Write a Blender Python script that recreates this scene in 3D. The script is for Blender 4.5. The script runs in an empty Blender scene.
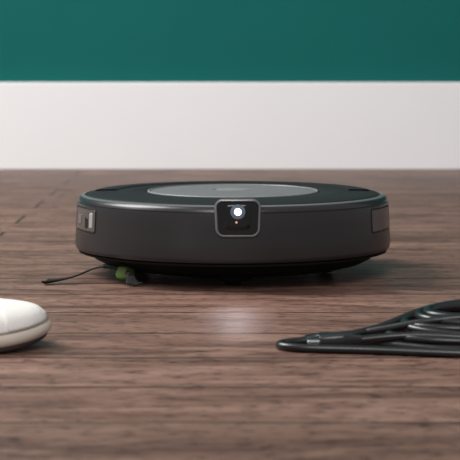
import bpy, bmesh, math, random
from mathutils import Vector, Matrix
random.seed(4)
S = bpy.context.scene
S.view_settings.view_transform = 'Standard'

# ---------------- materials ----------------
def mat(name, col, rough=0.5, metal=0.0, spec=0.5, noise=0.0, nscale=40, bump=0.0, emis=None, es=0, coat=0):
    m = bpy.data.materials.new(name); m.use_nodes = True
    nt = m.node_tree; b = nt.nodes['Principled BSDF']
    b.inputs['Roughness'].default_value = rough
    b.inputs['Metallic'].default_value = metal
    b.inputs['Specular IOR Level'].default_value = spec
    b.inputs['Coat Weight'].default_value = coat
    b.inputs['Base Color'].default_value = (*col, 1)
    tc = nt.nodes.new('ShaderNodeTexCoord')
    n = nt.nodes.new('ShaderNodeTexNoise'); n.inputs['Scale'].default_value = nscale
    n.inputs['Detail'].default_value = 6
    nt.links.new(tc.outputs['Object'], n.inputs['Vector'])
    r = nt.nodes.new('ShaderNodeValToRGB')
    r.color_ramp.elements[0].position = .3; r.color_ramp.elements[1].position = .7
    r.color_ramp.elements[0].color = (*[c*(1-noise) for c in col], 1)
    r.color_ramp.elements[1].color = (*[min(1, c*(1+noise)) for c in col], 1)
    nt.links.new(n.outputs['Fac'], r.inputs['Fac'])
    nt.links.new(r.outputs['Color'], b.inputs['Base Color'])
    if bump:
        bp = nt.nodes.new('ShaderNodeBump'); bp.inputs['Strength'].default_value = bump
        bp.inputs['Distance'].default_value = .001
        nt.links.new(n.outputs['Fac'], bp.inputs['Height']); nt.links.new(bp.outputs['Normal'], b.inputs['Normal'])
    if emis:
        b.inputs['Emission Color'].default_value = (*emis, 1); b.inputs['Emission Strength'].default_value = es
    return m

M_shell = mat('shell_graphite', (.018,.0172,.0185), .31, 0, .5, .05, 300)
M_deck = mat('deck_black', (.016,.015,.016), .55, 0, .2, .05, 100)
M_disc = mat('disc_brushed', (.150,.150,.155), .5, 0, .3, .06, 60)
M_trim = mat('trim_metal', (.22,.22,.225), .45, .1)
M_bezel = mat('bezel_grey', (.19,.185,.19), .3, .4)
M_gloss = mat('gloss_black', (.006,.006,.007), .10, 0, .4)
M_black = mat('black_plastic', (.005,.005,.005), .7, 0, .15)
M_win = mat('side_window', (.085,.075,.073), .2, 0, .5)
M_winl = mat('window_reflector', (.38,.36,.35), .3, .1)
M_rub = mat('rubber', (.006,.006,.006), .7)
M_green = mat('brush_green', (.07,.13,.02), .5)
M_lens = mat('lens_light', (.8,.85,.9), .2, emis=(.80,.92,1), es=3.0)
M_lensring = mat('lens_ring', (.16,.20,.25), .15, .2)
M_amber = mat('amber_led', (.7,.4,.2), .3, emis=(1,.5,.25), es=.35)
M_canvas = mat('shoe_canvas', (.78,.755,.715), .85, 0, .2, .06, 700, .5)
M_sole = mat('shoe_rubber', (.56,.49,.41), .6, 0, .4, .03, 60)
M_out = mat('shoe_outsole', (.04,.028,.024), .8)
M_stitch = mat('shoe_stitching', (.22,.19,.16), .8)
M_inner = mat('shoe_lining', (.5,.44,.37), .9)
M_cable = mat('cable_black', (.008,.008,.009), .30, 0, .5)
M_plug = mat('plug_black', (.020,.020,.022), .25)
M_usb = mat('connector_steel', (.7,.7,.7), .25, 1)
M_white = mat('baseboard_paint', (.80,.795,.80), .5, 0, .4, .01, 3)
M_teal = mat('wall_teal', (.006,.112,.102), .8, 0, .12, .03, 5)

def floor_mat():
    m = bpy.data.materials.new('wood_planks'); m.use_nodes = True
    nt = m.node_tree; N = nt.nodes; L = nt.links; b = N['Principled BSDF']
    tc = N.new('ShaderNodeTexCoord')
    br = N.new('ShaderNodeTexBrick')
    br.offset = .37; br.inputs['Scale'].default_value = 1
    br.inputs['Brick Width'].default_value = 1.3; br.inputs['Row Height'].default_value = .127
    br.inputs['Mortar Size'].default_value = .0022; br.inputs['Mortar Smooth'].default_value = .2
    br.inputs['Color1'].default_value = (0,0,0,1); br.inputs['Color2'].default_value = (1,1,1,1)
    br.inputs['Mortar'].default_value = (.5,.5,.5,1)
    mp0 = N.new('ShaderNodeMapping'); mp0.inputs['Location'].default_value = (.3,.055,0)
    L.new(tc.outputs['Object'], mp0.inputs['Vector']); L.new(mp0.outputs[0], br.inputs['Vector'])
    add = N.new('ShaderNodeVectorMath'); add.operation = 'ADD'
    sc = N.new('ShaderNodeVectorMath'); sc.operation = 'SCALE'; sc.inputs['Scale'].default_value = 7
    L.new(br.outputs['Color'], sc.inputs[0]); L.new(tc.outputs['Object'], add.inputs[0]); L.new(sc.outputs[0], add.inputs[1])
    def noise(sx, sy, scale, det=8, rough=.6, dist=0):
        mp = N.new('ShaderNodeMapping'); mp.inputs['Scale'].default_value = (sx, sy, 1)
        n = N.new('ShaderNodeTexNoise'); n.inputs['Scale'].default_value = scale; n.inputs['Detail'].default_value = det
        n.inputs['Roughness'].default_value = rough; n.inputs['Distortion'].default_value = dist
        L.new(add.outputs[0], mp.inputs['Vector']); L.new(mp.outputs[0], n.inputs['Vector']); return n
    n1 = noise(1, 4.5, 7, 10, .68, .9)
    n2 = noise(1, 2.4, 70, 4, .6, .1)
    n3 = noise(1, 1.6, 3, 3)
    r1 = N.new('ShaderNodeValToRGB'); e = r1.color_ramp.elements
    e[0].position = .37; e[0].color = (.090,.044,.032,1)
    e[1].position = .65; e[1].color = (.262,.158,.120,1)
    k = e.new(.5); k.color = (.178,.098,.073,1)
    L.new(n1.outputs['Fac'], r1.inputs['Fac'])
    r2 = N.new('ShaderNodeValToRGB'); e = r2.color_ramp.elements
    e[0].position = .37; e[0].color = (.26,.21,.20,1); e[1].position = .46; e[1].color = (1,1,1,1)
    L.new(n2.outputs['Fac'], r2.inputs['Fac'])
    mx = N.new('ShaderNodeMix'); mx.data_type = 'RGBA'; mx.blend_type = 'MULTIPLY'; mx.inputs[0].default_value = .85
    L.new(r1.outputs[0], mx.inputs[6]); L.new(r2.outputs[0], mx.inputs[7])
    r3 = N.new('ShaderNodeMapRange'); r3.inputs['To Min'].default_value = .82; r3.inputs['To Max'].default_value = 1.14
    L.new(n3.outputs['Fac'], r3.inputs['Value'])
    rp = N.new('ShaderNodeMapRange'); rp.inputs['To Min'].default_value = .88; rp.inputs['To Max'].default_value = 1.12
    L.new(br.outputs['Color'], rp.inputs['Value'])
    mm = N.new('ShaderNodeMath'); mm.operation = 'MULTIPLY'; L.new(r3.outputs[0], mm.inputs[0]); L.new(rp.outputs[0], mm.inputs[1])
    v = N.new('ShaderNodeVectorMath'); v.operation = 'SCALE'; L.new(mx.outputs[2], v.inputs[0]); L.new(mm.outputs[0], v.inputs['Scale'])
    seam = N.new('ShaderNodeMix'); seam.data_type = 'RGBA'; L.new(br.outputs['Fac'], seam.inputs[0])
    L.new(v.outputs[0], seam.inputs[6]); seam.inputs[7].default_value = (.02,.010,.008,1)
    L.new(seam.outputs[2], b.inputs['Base Color'])
    b.inputs['Roughness'].default_value = .48; b.inputs['Specular IOR Level'].default_value = .27
    bp = N.new('ShaderNodeBump'); bp.inputs['Strength'].default_value = .4; bp.inputs['Distance'].default_value = .001
    L.new(n2.outputs['Fac'], bp.inputs['Height'])
    bp2 = N.new('ShaderNodeBump'); bp2.invert = True; bp2.inputs['Strength'].default_value = .6; bp2.inputs['Distance'].default_value = .001
    L.new(br.outputs['Fac'], bp2.inputs['Height']); L.new(bp.outputs['Normal'], bp2.inputs['Normal'])
    L.new(bp2.outputs['Normal'], b.inputs['Normal'])
    return m

# ---------------- mesh helpers ----------------
def obj(name, verts, faces, m, parent=None, smooth=True, fix=True, angle=35):
    me = bpy.data.meshes.new(name); me.from_pydata([tuple(v) for v in verts], [], faces)
    if fix:
        bm = bmesh.new(); bm.from_mesh(me); bmesh.ops.remove_doubles(bm, verts=bm.verts, dist=1e-7)
        bmesh.ops.recalc_face_normals(bm, faces=bm.faces); bm.to_mesh(me); bm.free()
    me.materials.append(m); o = bpy.data.objects.new(name, me); S.collection.objects.link(o)
    if smooth:
        me.polygons.foreach_set('use_smooth', [True]*len(me.polygons)); me.set_sharp_from_angle(angle=math.radians(angle))
    if parent: o.parent = parent
    return o
def empty(name, loc=(0,0,0), rz=0):
    e = bpy.data.objects.new(name, None); e.location = loc; e.rotation_euler = (0,0,rz)
    e.empty_display_size = .05; S.collection.objects.link(e); return e
def lathe(name, prof, m, parent, seg=160, c=(0,0,0), axis='Z', angle=35, a0=0, a1=2*math.pi):
    V=[];F=[]; full = abs(a1-a0-2*math.pi)<1e-6; ns = seg if full else seg+1
    for i in range(ns):
        a = a0+(a1-a0)*i/seg
        for r,z in prof:
            if axis=='Z': p=(c[0]+r*math.sin(a), c[1]-r*math.cos(a), c[2]+z)
            elif axis=='X': p=(c[0]+z, c[1]+r*math.cos(a), c[2]+r*math.sin(a))
            else: p=(c[0]+r*math.cos(a), c[1]-z, c[2]+r*math.sin(a))
            V.append(p)
    n=len(prof)
    for i in range(seg):
        j=(i+1)%ns
        for k in range(n-1): F.append((i*n+k, j*n+k, j*n+k+1, i*n+k+1))
    o = obj(name, V, F, m, parent, angle=angle)
    bm=bmesh.new(); bm.from_mesh(o.data)
    bmesh.ops.dissolve_degenerate(bm, edges=bm.edges, dist=1e-7)
    bm.to_mesh(o.data); bm.free()
    return o
def box(name, a, b, m, parent=None, bev=0):
    bm = bmesh.new(); bmesh.ops.create_cube(bm, size=1)
    for v in bm.verts:
        for i in range(3): v.co[i] = (a[i]+b[i])/2 + v.co[i]*(b[i]-a[i])
    if bev: bmesh.ops.bevel(bm, geom=bm.edges[:], offset=bev, segments=3, affect='EDGES', profile=.5)
    me = bpy.data.meshes.new(name); bm.to_mesh(me); bm.free(); me.materials.append(m)
    o = bpy.data.objects.new(name, me); S.collection.objects.link(o)
    if parent: o.parent = parent
    return o
def rrect(hw, hh, cr, n=8, side=10):
    cr=min(cr,hw*.999,hh*.999); P=[]
    cs=[(hw-cr,hh-cr,0),(-(hw-cr),hh-cr,90),(-(hw-cr),-(hh-cr),180),(hw-cr,-(hh-cr),270)]
    for q,(cx,cy,a) in enumerate(cs):
        for i in range(n+1):
            t=math.radians(a+90*i/n); P.append((cx+cr*math.cos(t), cy+cr*math.sin(t)))
        nx=cs[(q+1)%4]; t=math.radians(a+90); s=P[-1]; t2=math.radians(nx[2]); e=(nx[0]+cr*math.cos(t2), nx[1]+cr*math.sin(t2))
        for i in range(1,side): P.append((s[0]+(e[0]-s[0])*i/side, s[1]+(e[1]-s[1])*i/side))
    return P
def Rz(z): return .1702-(z-.034)*.05
def panel(name, ang, z, hw, hh, cr, rings, m, parent, taper=0):
    V=[];F=[]; n=None
    last=rings[-1]
    rr=[(i,d,1) for i,d in rings]+[(last[0],last[1],s) for s in (.75,.5,.25,.02)]
    for ins,d,s in rr:
        P=rrect(hw-ins, hh-ins, max(cr-ins,.0006)); n=len(P)
        for u,v in P:
            u*=s; v*=s; u*=1+taper*v/hh
            R=Rz(z+v); a=ang+u/.168
            V.append(((R+d)*math.sin(a), -(R+d)*math.cos(a), z+v))
    for k in range(len(rr)-1):
        for i in range(n):
            j=(i+1)%n; F.append((k*n+i,k*n+j,(k+1)*n+j,(k+1)*n+i))
    F.append(tuple((len(rr)-1)*n+i for i in range(n)))
    return obj(name,V,F,m,parent,angle=40)
def tube(name, pts, rad, m, parent=None, cyc=False, res=6, bres=5, pr=None):
    c=bpy.data.curves.new(name,'CURVE'); c.dimensions='3D'; c.bevel_depth=rad; c.bevel_resolution=bres
    c.use_fill_caps=True; s=c.splines.new('NURBS'); s.points.add(len(pts)-1)
    for i,p in enumerate(pts):
        s.points[i].co=(*p,1)
        if pr: s.points[i].radius=pr[i]
    s.order_u=4; s.use_endpoint_u=not cyc; s.use_cyclic_u=cyc; s.resolution_u=res
    o=bpy.data.objects.new(name,c); S.collection.objects.link(o)
    dg=bpy.context.evaluated_depsgraph_get(); me=bpy.data.meshes.new_from_object(o.evaluated_get(dg))
    bpy.data.objects.remove(o); me.materials.clear(); me.materials.append(m)
    o=bpy.data.objects.new(name,me); S.collection.objects.link(o)
    me.polygons.foreach_set('use_smooth',[True]*len(me.polygons))
    if parent: o.parent=parent
    return o

# ---------------- room ----------------
box('floor', (-3,-2.6,-.05), (3,1.76,0), floor_mat())
box('wall_back', (-3,1.76,-.05), (3,1.90,2.5), M_teal)
box('baseboard_back', (-3,1.740,0.0), (3,1.7595,.177), M_white, bev=.003)

# ---------------- robot vacuum ----------------
R = empty('robot_vacuum', (.003,0,0))
lathe('bumper_shell', [(.150,.031),(.1645,.0285),(.1685,.029),(.1700,.031),(.1703,.034),(.1696,.050),(.1688,.066),(.1682,.0775),
      (.1680,.0786),(.1672,.0789),(.1672,.0797),(.1677,.0800),(.1670,.0820),(.1657,.0840),(.1640,.0852)], M_shell, R, 200)
lathe('bumper_rim_band', [(.1640,.0852),(.1625,.0860),(.1605,.0866),(.1595,.0865),(.1590,.0850),(.1590,.080)], M_bezel, R, 200)
lathe('lower_skirt_lip', [(.1640,.0290),(.1672,.0272),(.1668,.0256),(.162,.0242),(.155,.026)], M_black, R, 160)
lathe('top_deck', [(.1582,.078),(.1582,.0858),(.1574,.0870),(.1550,.0876),(.1400,.0884),(.1180,.0888),(.0945,.0890),(.0938,.0886),(.0936,.0872),(.0915,.0872)], M_deck, R, 200)
lathe('lid_trim_ring', [(.0925,.087),(.0925,.0893),(.0918,.0899),(.0905,.0900),(.0900,.0894),(.0900,.087)], M_trim, R, 160)
lathe('lid_disc', [(.0896,.087),(.0890,.0890),(.0870,.0894),(.0600,.0902),(.0300,.0906),(.0210,.0907),(.0205,.0902),(.0195,.0902)], M_disc, R, 160)
lathe('clean_button', [(.0192,.0895),(.0190,.0907),(.0180,.0910),(.0005,.0911)], M_trim, R, 80)
lathe('mop_arm_cover', [(.150,.0868),(.1495,.0890),(.1480,.0896),(.1280,.0900),(.1265,.0894),(.1262,.087)], M_deck, R, 80, a0=math.radians(95), a1=math.radians(265))
lathe('base_tray', [(.1570,.032),(.1560,.026),(.1500,.0185),(.1400,.0135),(.1250,.0100),(.1100,.0085),(.0005,.0085)], M_black, R, 120)
for i,sx in enumerate((-1,1)):
    lathe('drive_wheel_%d'%(i+1), [(.005,-.011),(.030,-.011),(.034,-.009),(.0355,-.004),(.0355,.004),(.034,.009),(.030,.011),(.005,.011)], M_rub, R, 48, c=(sx*.100,.0,.0356), axis='X')
lathe('caster_wheel', [(.001,-.008),(.010,-.008),(.012,-.005),(.012,.005),(.010,.008),(.001,.008)], M_rub, R, 32, c=(0,-.112,.0121), axis='X')
lathe('caster_housing', [(.020,.015),(.019,.007),(.016,.0055),(.010,.0055)], M_black, R, 40, c=(0,-.112,0))
box('roller_housing', (-.085,-.05,.004), (.085,.05,.016), M_black, R, .004)
# side brush
hb=(-.111,-.098)
lathe('side_brush_hub', [(.001,.005),(.008,.005),(.010,.007),(.0105,.010),(.008,.018),(.001,.020)], M_green, R, 40, c=(hb[0],hb[1],0))
for k,a in enumerate((165,285,45)):
    a=math.radians(a); d=Vector((math.cos(a),math.sin(a),0)); p=Vector((*hb,.0125)); s=Vector((-d.y,d.x,0))
    e=.006 if k==0 else 0
    tube('side_brush_arm_%d'%(k+1), [p, p+d*.010+Vector((0,0,e*.6)), p+d*.017+Vector((0,0,e)), p+d*.024+Vector((0,0,e-.001))], .0026, M_rub, R)
    Lb=(.056,.008,.075)[k]
    for j in range(13):
        o=(j-6)*.0005
        q=p+d*.022+s*o+Vector((0,0,e-.001)); h=q.z-.0014
        bend=(.030,.003,-.035)[k]
        tube('side_brush_bristle_%d_%d'%(k+1,j+1), [q, q+d*Lb*.2+s*(bend*.05)+Vector((0,0,-h*.05)), q+d*Lb*.45+s*(bend*.30+o*.5)+Vector((0,0,-h*.60)), q+d*Lb*.7+s*(bend*.6+o)+Vector((0,0,-h*.80)), q+d*Lb+s*(bend+o*1.8)+Vector((0,0,-h+abs(o)*.9))], .0011, M_rub, R, res=4, bres=1)
# camera module
ca=math.radians(1.6); cz=.0745
panel('camera_bezel', ca, cz, .0226, .0190, .0085, [(0,-.004),(0,.0015),(.0006,.0028),(.0016,.0031),(.0023,.0026),(.0025,.0010)], M_bezel, R, .04)
panel('camera_face', ca, cz, .0198, .0163, .0060, [(0,.0005),(0,.0018),(.0004,.0022)], M_gloss, R, .04)
panel('camera_window', ca, cz+.001, .0125, .0125, .004, [(0,.001),(0,.0028),(.0005,.0032)], M_gloss, R)
def lensat(name, ang, z, r, off, m, h=.0015):
    c=(math.sin(ang)*(Rz(z)+off), -math.cos(ang)*(Rz(z)+off), z)
    return lathe(name, [(r*1.0,-.002),(r,h*.6),(r*.8,h),(r*.01,h*1.15)], m, R, 40, c=c, axis='Y')
lensat('camera_lens_ring', ca, .0810, .0074, .0034, M_lensring, .0008)
lensat('camera_lens', ca, .0810, .0036, .0042, M_lens, .0012)
lensat('status_led', ca-.008, .0705, .0011, .0034, M_amber, .0008)
# side windows
for i,a in enumerate((-68,69)):
    a=math.radians(a)
    panel('side_window_frame_%d'%(i+1), a, .0640, .0315, .0128, .0035, [(0,-.002),(0,.0006),(.0005,.0010),(.0013,.0008),(.0014,-.0002)], M_deck, R)
    panel('side_window_%d'%(i+1), a, .0640, .0302, .0114, .0025, [(0,-.001),(0,.0006),(.0003,.0009)], M_win, R)
panel('window_reflector', math.radians(-60.5), .0640, .0036, .0082, .002, [(0,0),(0,.0012),(.0005,.0016)], M_winl, R)
panel('window_sensor_1', math.radians(-64.5), .0610, .0035, .0055, .001, [(0,0),(0,.0012),(.0003,.0015)], M_gloss, R)
panel('window_sensor_2', math.radians(-72.0), .0635, .0060, .0050, .001, [(0,0),(0,.0012),(.0003,.0015)], M_bezel, R)
for i,a in enumerate((-84,85)):
    panel('bumper_seam_%d'%(i+1), math.radians(a), .056, .0006, .022, .0004, [(0,-.001),(0,.0003)], M_black, R)
ld=bpy.data.lights.new('robot_headlight','SPOT'); ld.energy=.17; ld.spot_size=math.radians(36); ld.spot_blend=.9; ld.shadow_soft_size=.003; ld.color=(1,.88,.95)
lo=bpy.data.objects.new('robot_headlight',ld); S.collection.objects.link(lo); lo.parent=R
lo.location=(.003,-.178,.081); lo.rotation_euler=Vector((0.0,-.140,-.081)).to_track_quat('-Z','Y').to_euler()

# ---------------- shoe (toe points +X in local space) ----------------
SH = empty('canvas_shoe', (-.2870,-.523,0), math.radians(9))
Lh=.14
def cr(T,W,t):
    n=len(T); i=0
    while i<n-2 and t>T[i+1]: i+=1
    h=T[i+1]-T[i]; f=(t-T[i])/h
    def sl(k):
        if k==0: return (W[1]-W[0])/(T[1]-T[0])
        if k==n-1: return (W[-1]-W[-2])/(T[-1]-T[-2])
        a=(W[k]-W[k-1])/(T[k]-T[k-1]); b=(W[k+1]-W[k])/(T[k+1]-T[k])
        return 0 if a*b<=0 else 2*a*b/(a+b)
    m0=sl(i)*h; m1=sl(i+1)*h
    return (2*f**3-3*f*f+1)*W[i]+(f**3-2*f*f+f)*m0+(-2*f**3+3*f*f)*W[i+1]+(f**3-f*f)*m1
T1=[0,.005,.02,.06,.14,.28,.42,.56,.70,.80,.88,.94,.975,.993,1]
W1=[.002,.010,.018,.027,.033,.034,.034,.040,.047,.047,.0415,.0325,.022,.012,.002]
def outline(t): return -Lh+2*Lh*t, max(cr(T1,W1,t),.002)
def spring(t): return cr([0,.72,.84,.92,1],[0,0,.0012,.0035,.008],t)
NT=90
ts=[.5-.5*math.cos(math.pi*i/NT) for i in range(NT+1)]
def solelayer(name,z0,z1,grow,m,bulge=.0012):
    V=[];F=[]
    prof=[(-.0015,z0),(0,z0+min(.0015,(z1-z0)*.3)),(bulge,(z0+z1)/2),(0,z1-min(.0015,(z1-z0)*.3)),(-.0015,z1)]
    ring=[(t,1) for t in ts]+[(t,-1) for t in reversed(ts)]
    n=len(ring)
    for o,z in prof:
        for t,s in ring:
            x,w=outline(t); gx=(t-.5)*2
            V.append((x+(grow+o)*math.copysign(abs(gx)**6,gx), s*(w+grow+o), z+spring(t)))
    for k in range(len(prof)-1):
        for i in range(n):
            j=(i+1)%n; F.append((k*n+i,k*n+j,(k+1)*n+j,(k+1)*n+i))
    for base in (0,(len(prof)-1)*n):
        for i in range(NT): F.append((base+i,base+i+1,base+n-2-i,base+n-1-i))
    return obj(name,V,F,m,SH,angle=60)
solelayer('outsole',0,.005,-.001,M_out,.0003)
solelayer('midsole',.0042,.0145,.0014,M_sole,.0012)
solelayer('foxing_stripe',.0140,.0158,-.0002,M_stitch,.0008)
V=[];F=[]; na=40
def top(t): return cr([0,.02,.10,.20,.34,.48,.60,.70,.80,.88,.93,.97,1],[.050,.068,.078,.068,.058,.062,.054,.045,.0385,.0345,.0310,.026,.018],t)
Z0=.0148
def upt(t,am,lift=.0008):
    x,w=outline(t); w=max(w-.0008,.0015); zt=top(t); a=math.pi*am; c=math.cos(a); s=math.sin(a)
    e=cr([0,.5,.7,1],[.65,.65,.85,.95],t)
    y=w*math.copysign(abs(c)**e,c); z=Z0+(zt-Z0)*(abs(s)**.9)
    k=cr([0,.03,.1,.5,.8,1],[.1,.2,.28,.28,0,0],t)
    y*=1-k*(z-Z0)/.06
    return Vector((x*.987,y,z+spring(t)+lift))
for t in ts:
    for k in range(na+1): V.append(upt(t,k/na,0))
for i in range(NT):
    for k in range(na):
        tm=(ts[i]+ts[i+1])/2; am=(k+.5)/na
        if .06<tm<.46 and .30<am<.70: continue
        F.append((i*(na+1)+k,i*(na+1)+k+1,(i+1)*(na+1)+k+1,(i+1)*(na+1)+k))
up=obj('upper',V,F,M_canvas,SH,angle=80)
so=up.modifiers.new('thick','SOLIDIFY'); so.thickness=.0025; so.offset=-1
solelayer('insole',.0136,.0165,-.004,M_inner,0)
V=[];F=[]; tt=[.885+.115*i/24 for i in range(25)]
for t in tt:
    for k in range(na+1):
        am=k/na; tq=t-.02*math.cos(math.pi*(am-.5))*(1-t)/.115
        V.append(upt(min(tq,1),am,.0006)*1.0)
for i in range(24):
    for k in range(na): F.append((i*(na+1)+k,i*(na+1)+k+1,(i+1)*(na+1)+k+1,(i+1)*(na+1)+k))
tcp=obj('toe_cap',V,F,M_canvas,SH,angle=80); so=tcp.modifiers.new('thick','SOLIDIFY'); so.thickness=.0010; so.offset=1
for j in range(6):
    t=.50+.035*j
    tube('lace_%d'%(j+1),[upt(t,.36,-.001),upt(t+.004,.42,.002),upt(t+.008,.5,.0025),upt(t+.004,.58,.002),upt(t,.64,-.001)],.0019,M_canvas,SH,bres=3)
tube('collar_binding',[upt(.065,.30),upt(.065,.5),upt(.065,.70),upt(.2,.70),upt(.33,.70),upt(.45,.68),upt(.465,.5),upt(.45,.32),upt(.33,.30),upt(.2,.30)],.0022,M_sole,SH,cyc=True)
V=[];F=[]
for i in range(7):
    for k in range(7):
        p=upt(.58-.03*i,.38+.24*k/6,-.003+.0028*i); V.append(p)
for i in range(6):
    for k in range(6): F.append((i*7+k,i*7+k+1,(i+1)*7+k+1,(i+1)*7+k))
tg=obj('tongue',V,F,M_canvas,SH); so=tg.modifiers.new('thick','SOLIDIFY'); so.thickness=.003

# ---------------- charging cable, loosely coiled ----------------
CB = empty('charging_cable', (0,0,0))
r=.0035
pts=[]
loops=[ # cx, cy, rx, ry, z near, z far
 (.205,-.505,.072,.050,.0036,.004),
 (.193,-.496,.066,.044,.0090,.012),
 (.222,-.492,.078,.046,.0125,.022),
 (.200,-.488,.058,.036,.0165,.018),
 (.226,-.486,.070,.040,.0200,.028),
 (.214,-.484,.052,.030,.0240,.026)]
K=16
for n in range(len(loops)):
    nx=loops[min(n+1,len(loops)-1)]
    for i in range(K):
        f=i/K; g=f*f*(3-2*f)
        a=2*math.pi*f - math.pi*.5
        CX,CY,RX,RY,ZB,ZT=[loops[n][q]+(nx[q]-loops[n][q])*g for q in range(6)]
        h=.5+.5*math.sin(a)
        pts.append((CX+RX*math.cos(a),CY+RY*math.sin(a),max(ZB+(ZT-ZB)*h,r)))
lead=[(.075,-.505,.0048),(.090,-.505,.0048),(.110,-.510,.0045),(.135,-.526,r),(.165,-.545,r),(.190,-.555,r)]
tail=[(.235,-.512,.026),(.200,-.516,.026),(.165,-.510,.022),(.140,-.502,.016),(.115,-.494,.010),(.095,-.486,.006),(.076,-.482,r),(.064,-.486,r),(.062,-.494,r),(.074,-.498,.0045),(.095,-.499,.0075),(.125,-.488,.012),(.148,-.470,.020),(.175,-.452,.026),(.215,-.440,.029),(.26,-.445,.026),(.32,-.46,.012),(.38,-.48,r)]
tube('cord',lead+pts+tail,r,M_cable,CB,res=5)
tube('cord_tail',[(.33,-.575,r),(.26,-.573,r),(.20,-.570,r),(.15,-.557,r),(.11,-.546,r),(.08,-.542,r),(.056,-.538,r),(.041,-.529,r),(.038,-.516,r),(.050,-.506,r),(.064,-.505,.0045)],r,M_cable,CB,res=6)
tube('cord_strand',[(.088,-.524,.006),(.112,-.522,.0085),(.138,-.520,.011),(.165,-.528,.012),(.200,-.538,.011),(.250,-.548,.009),(.30,-.555,.006),(.37,-.56,r)],r,M_cable,CB,res=6)
def plug(name,p,d,L,w,h,m):
    d=Vector(d).normalized(); s=Vector((0,0,1)).cross(d).normalized(); u=d.cross(s)
    V=[];F=[];n=None
    secs=[(0,.45),(.15,.55),(.32,.8),(.40,.97),(.45,1),(.96,1),(1,.9)]
    for t,k in secs:
        P=rrect(w*k,h*min(1,k*1.05),h*k*.6,4,2); n=len(P)
        for a,b in P: V.append(Vector(p)+d*L*t+s*a+u*b)
    for q in range(len(secs)-1):
        for i in range(n):
            j=(i+1)%n; F.append((q*n+i,q*n+j,(q+1)*n+j,(q+1)*n+i))
    F.append(tuple(range(n))); F.append(tuple((len(secs)-1)*n+i for i in range(n)))
    return obj(name,V,F,m,CB,angle=40)
plug('plug_body_1',(.106,-.524,.0092),(-1,.0,-.08),.034,.0082,.0058,M_plug)
box('connector_tip',(.0620,-.5290,.0040),(.0735,-.5190,.0086),M_usb,CB,.0012)
plug('plug_body_2',(.062,-.505,.0058),(1,.0,0),.030,.0074,.0052,M_plug)

# ---------------- lights ----------------
def area(name,loc,tgt,size,e,col=(1,1,1),sy=None):
    l=bpy.data.lights.new(name,'AREA'); l.energy=e; l.size=size; l.color=col
    if sy: l.shape='RECTANGLE'; l.size_y=sy
    o=bpy.data.objects.new(name,l); S.collection.objects.link(o); o.location=loc
    o.rotation_euler=(Vector(tgt)-Vector(loc)).to_track_quat('-Z','Y').to_euler(); return o
area('softbox_key',(-1.6,0.30,1.8),(0,.3,0),1.2,78,(1,.985,.96))
area('softbox_front',(-.3,-2.6,2.2),(0,1.5,0.1),1.6,50,(1,.985,.97))
W=bpy.data.worlds.new('world'); S.world=W; W.use_nodes=True
W.node_tree.nodes['Background'].inputs[0].default_value=(.95,.96,1,1); W.node_tree.nodes['Background'].inputs[1].default_value=.40

# ---------------- camera ----------------
cd=bpy.data.cameras.new('camera'); co=bpy.data.objects.new('camera',cd); S.collection.objects.link(co)
co.location=(0,-2,.24); co.rotation_euler=(math.radians(90-5.53),0,0)
cd.lens=144.8; cd.sensor_width=36; cd.clip_start=.05
cd.dof.use_dof=True; cd.dof.focus_distance=1.78; cd.dof.aperture_fstop=17
S.camera=co
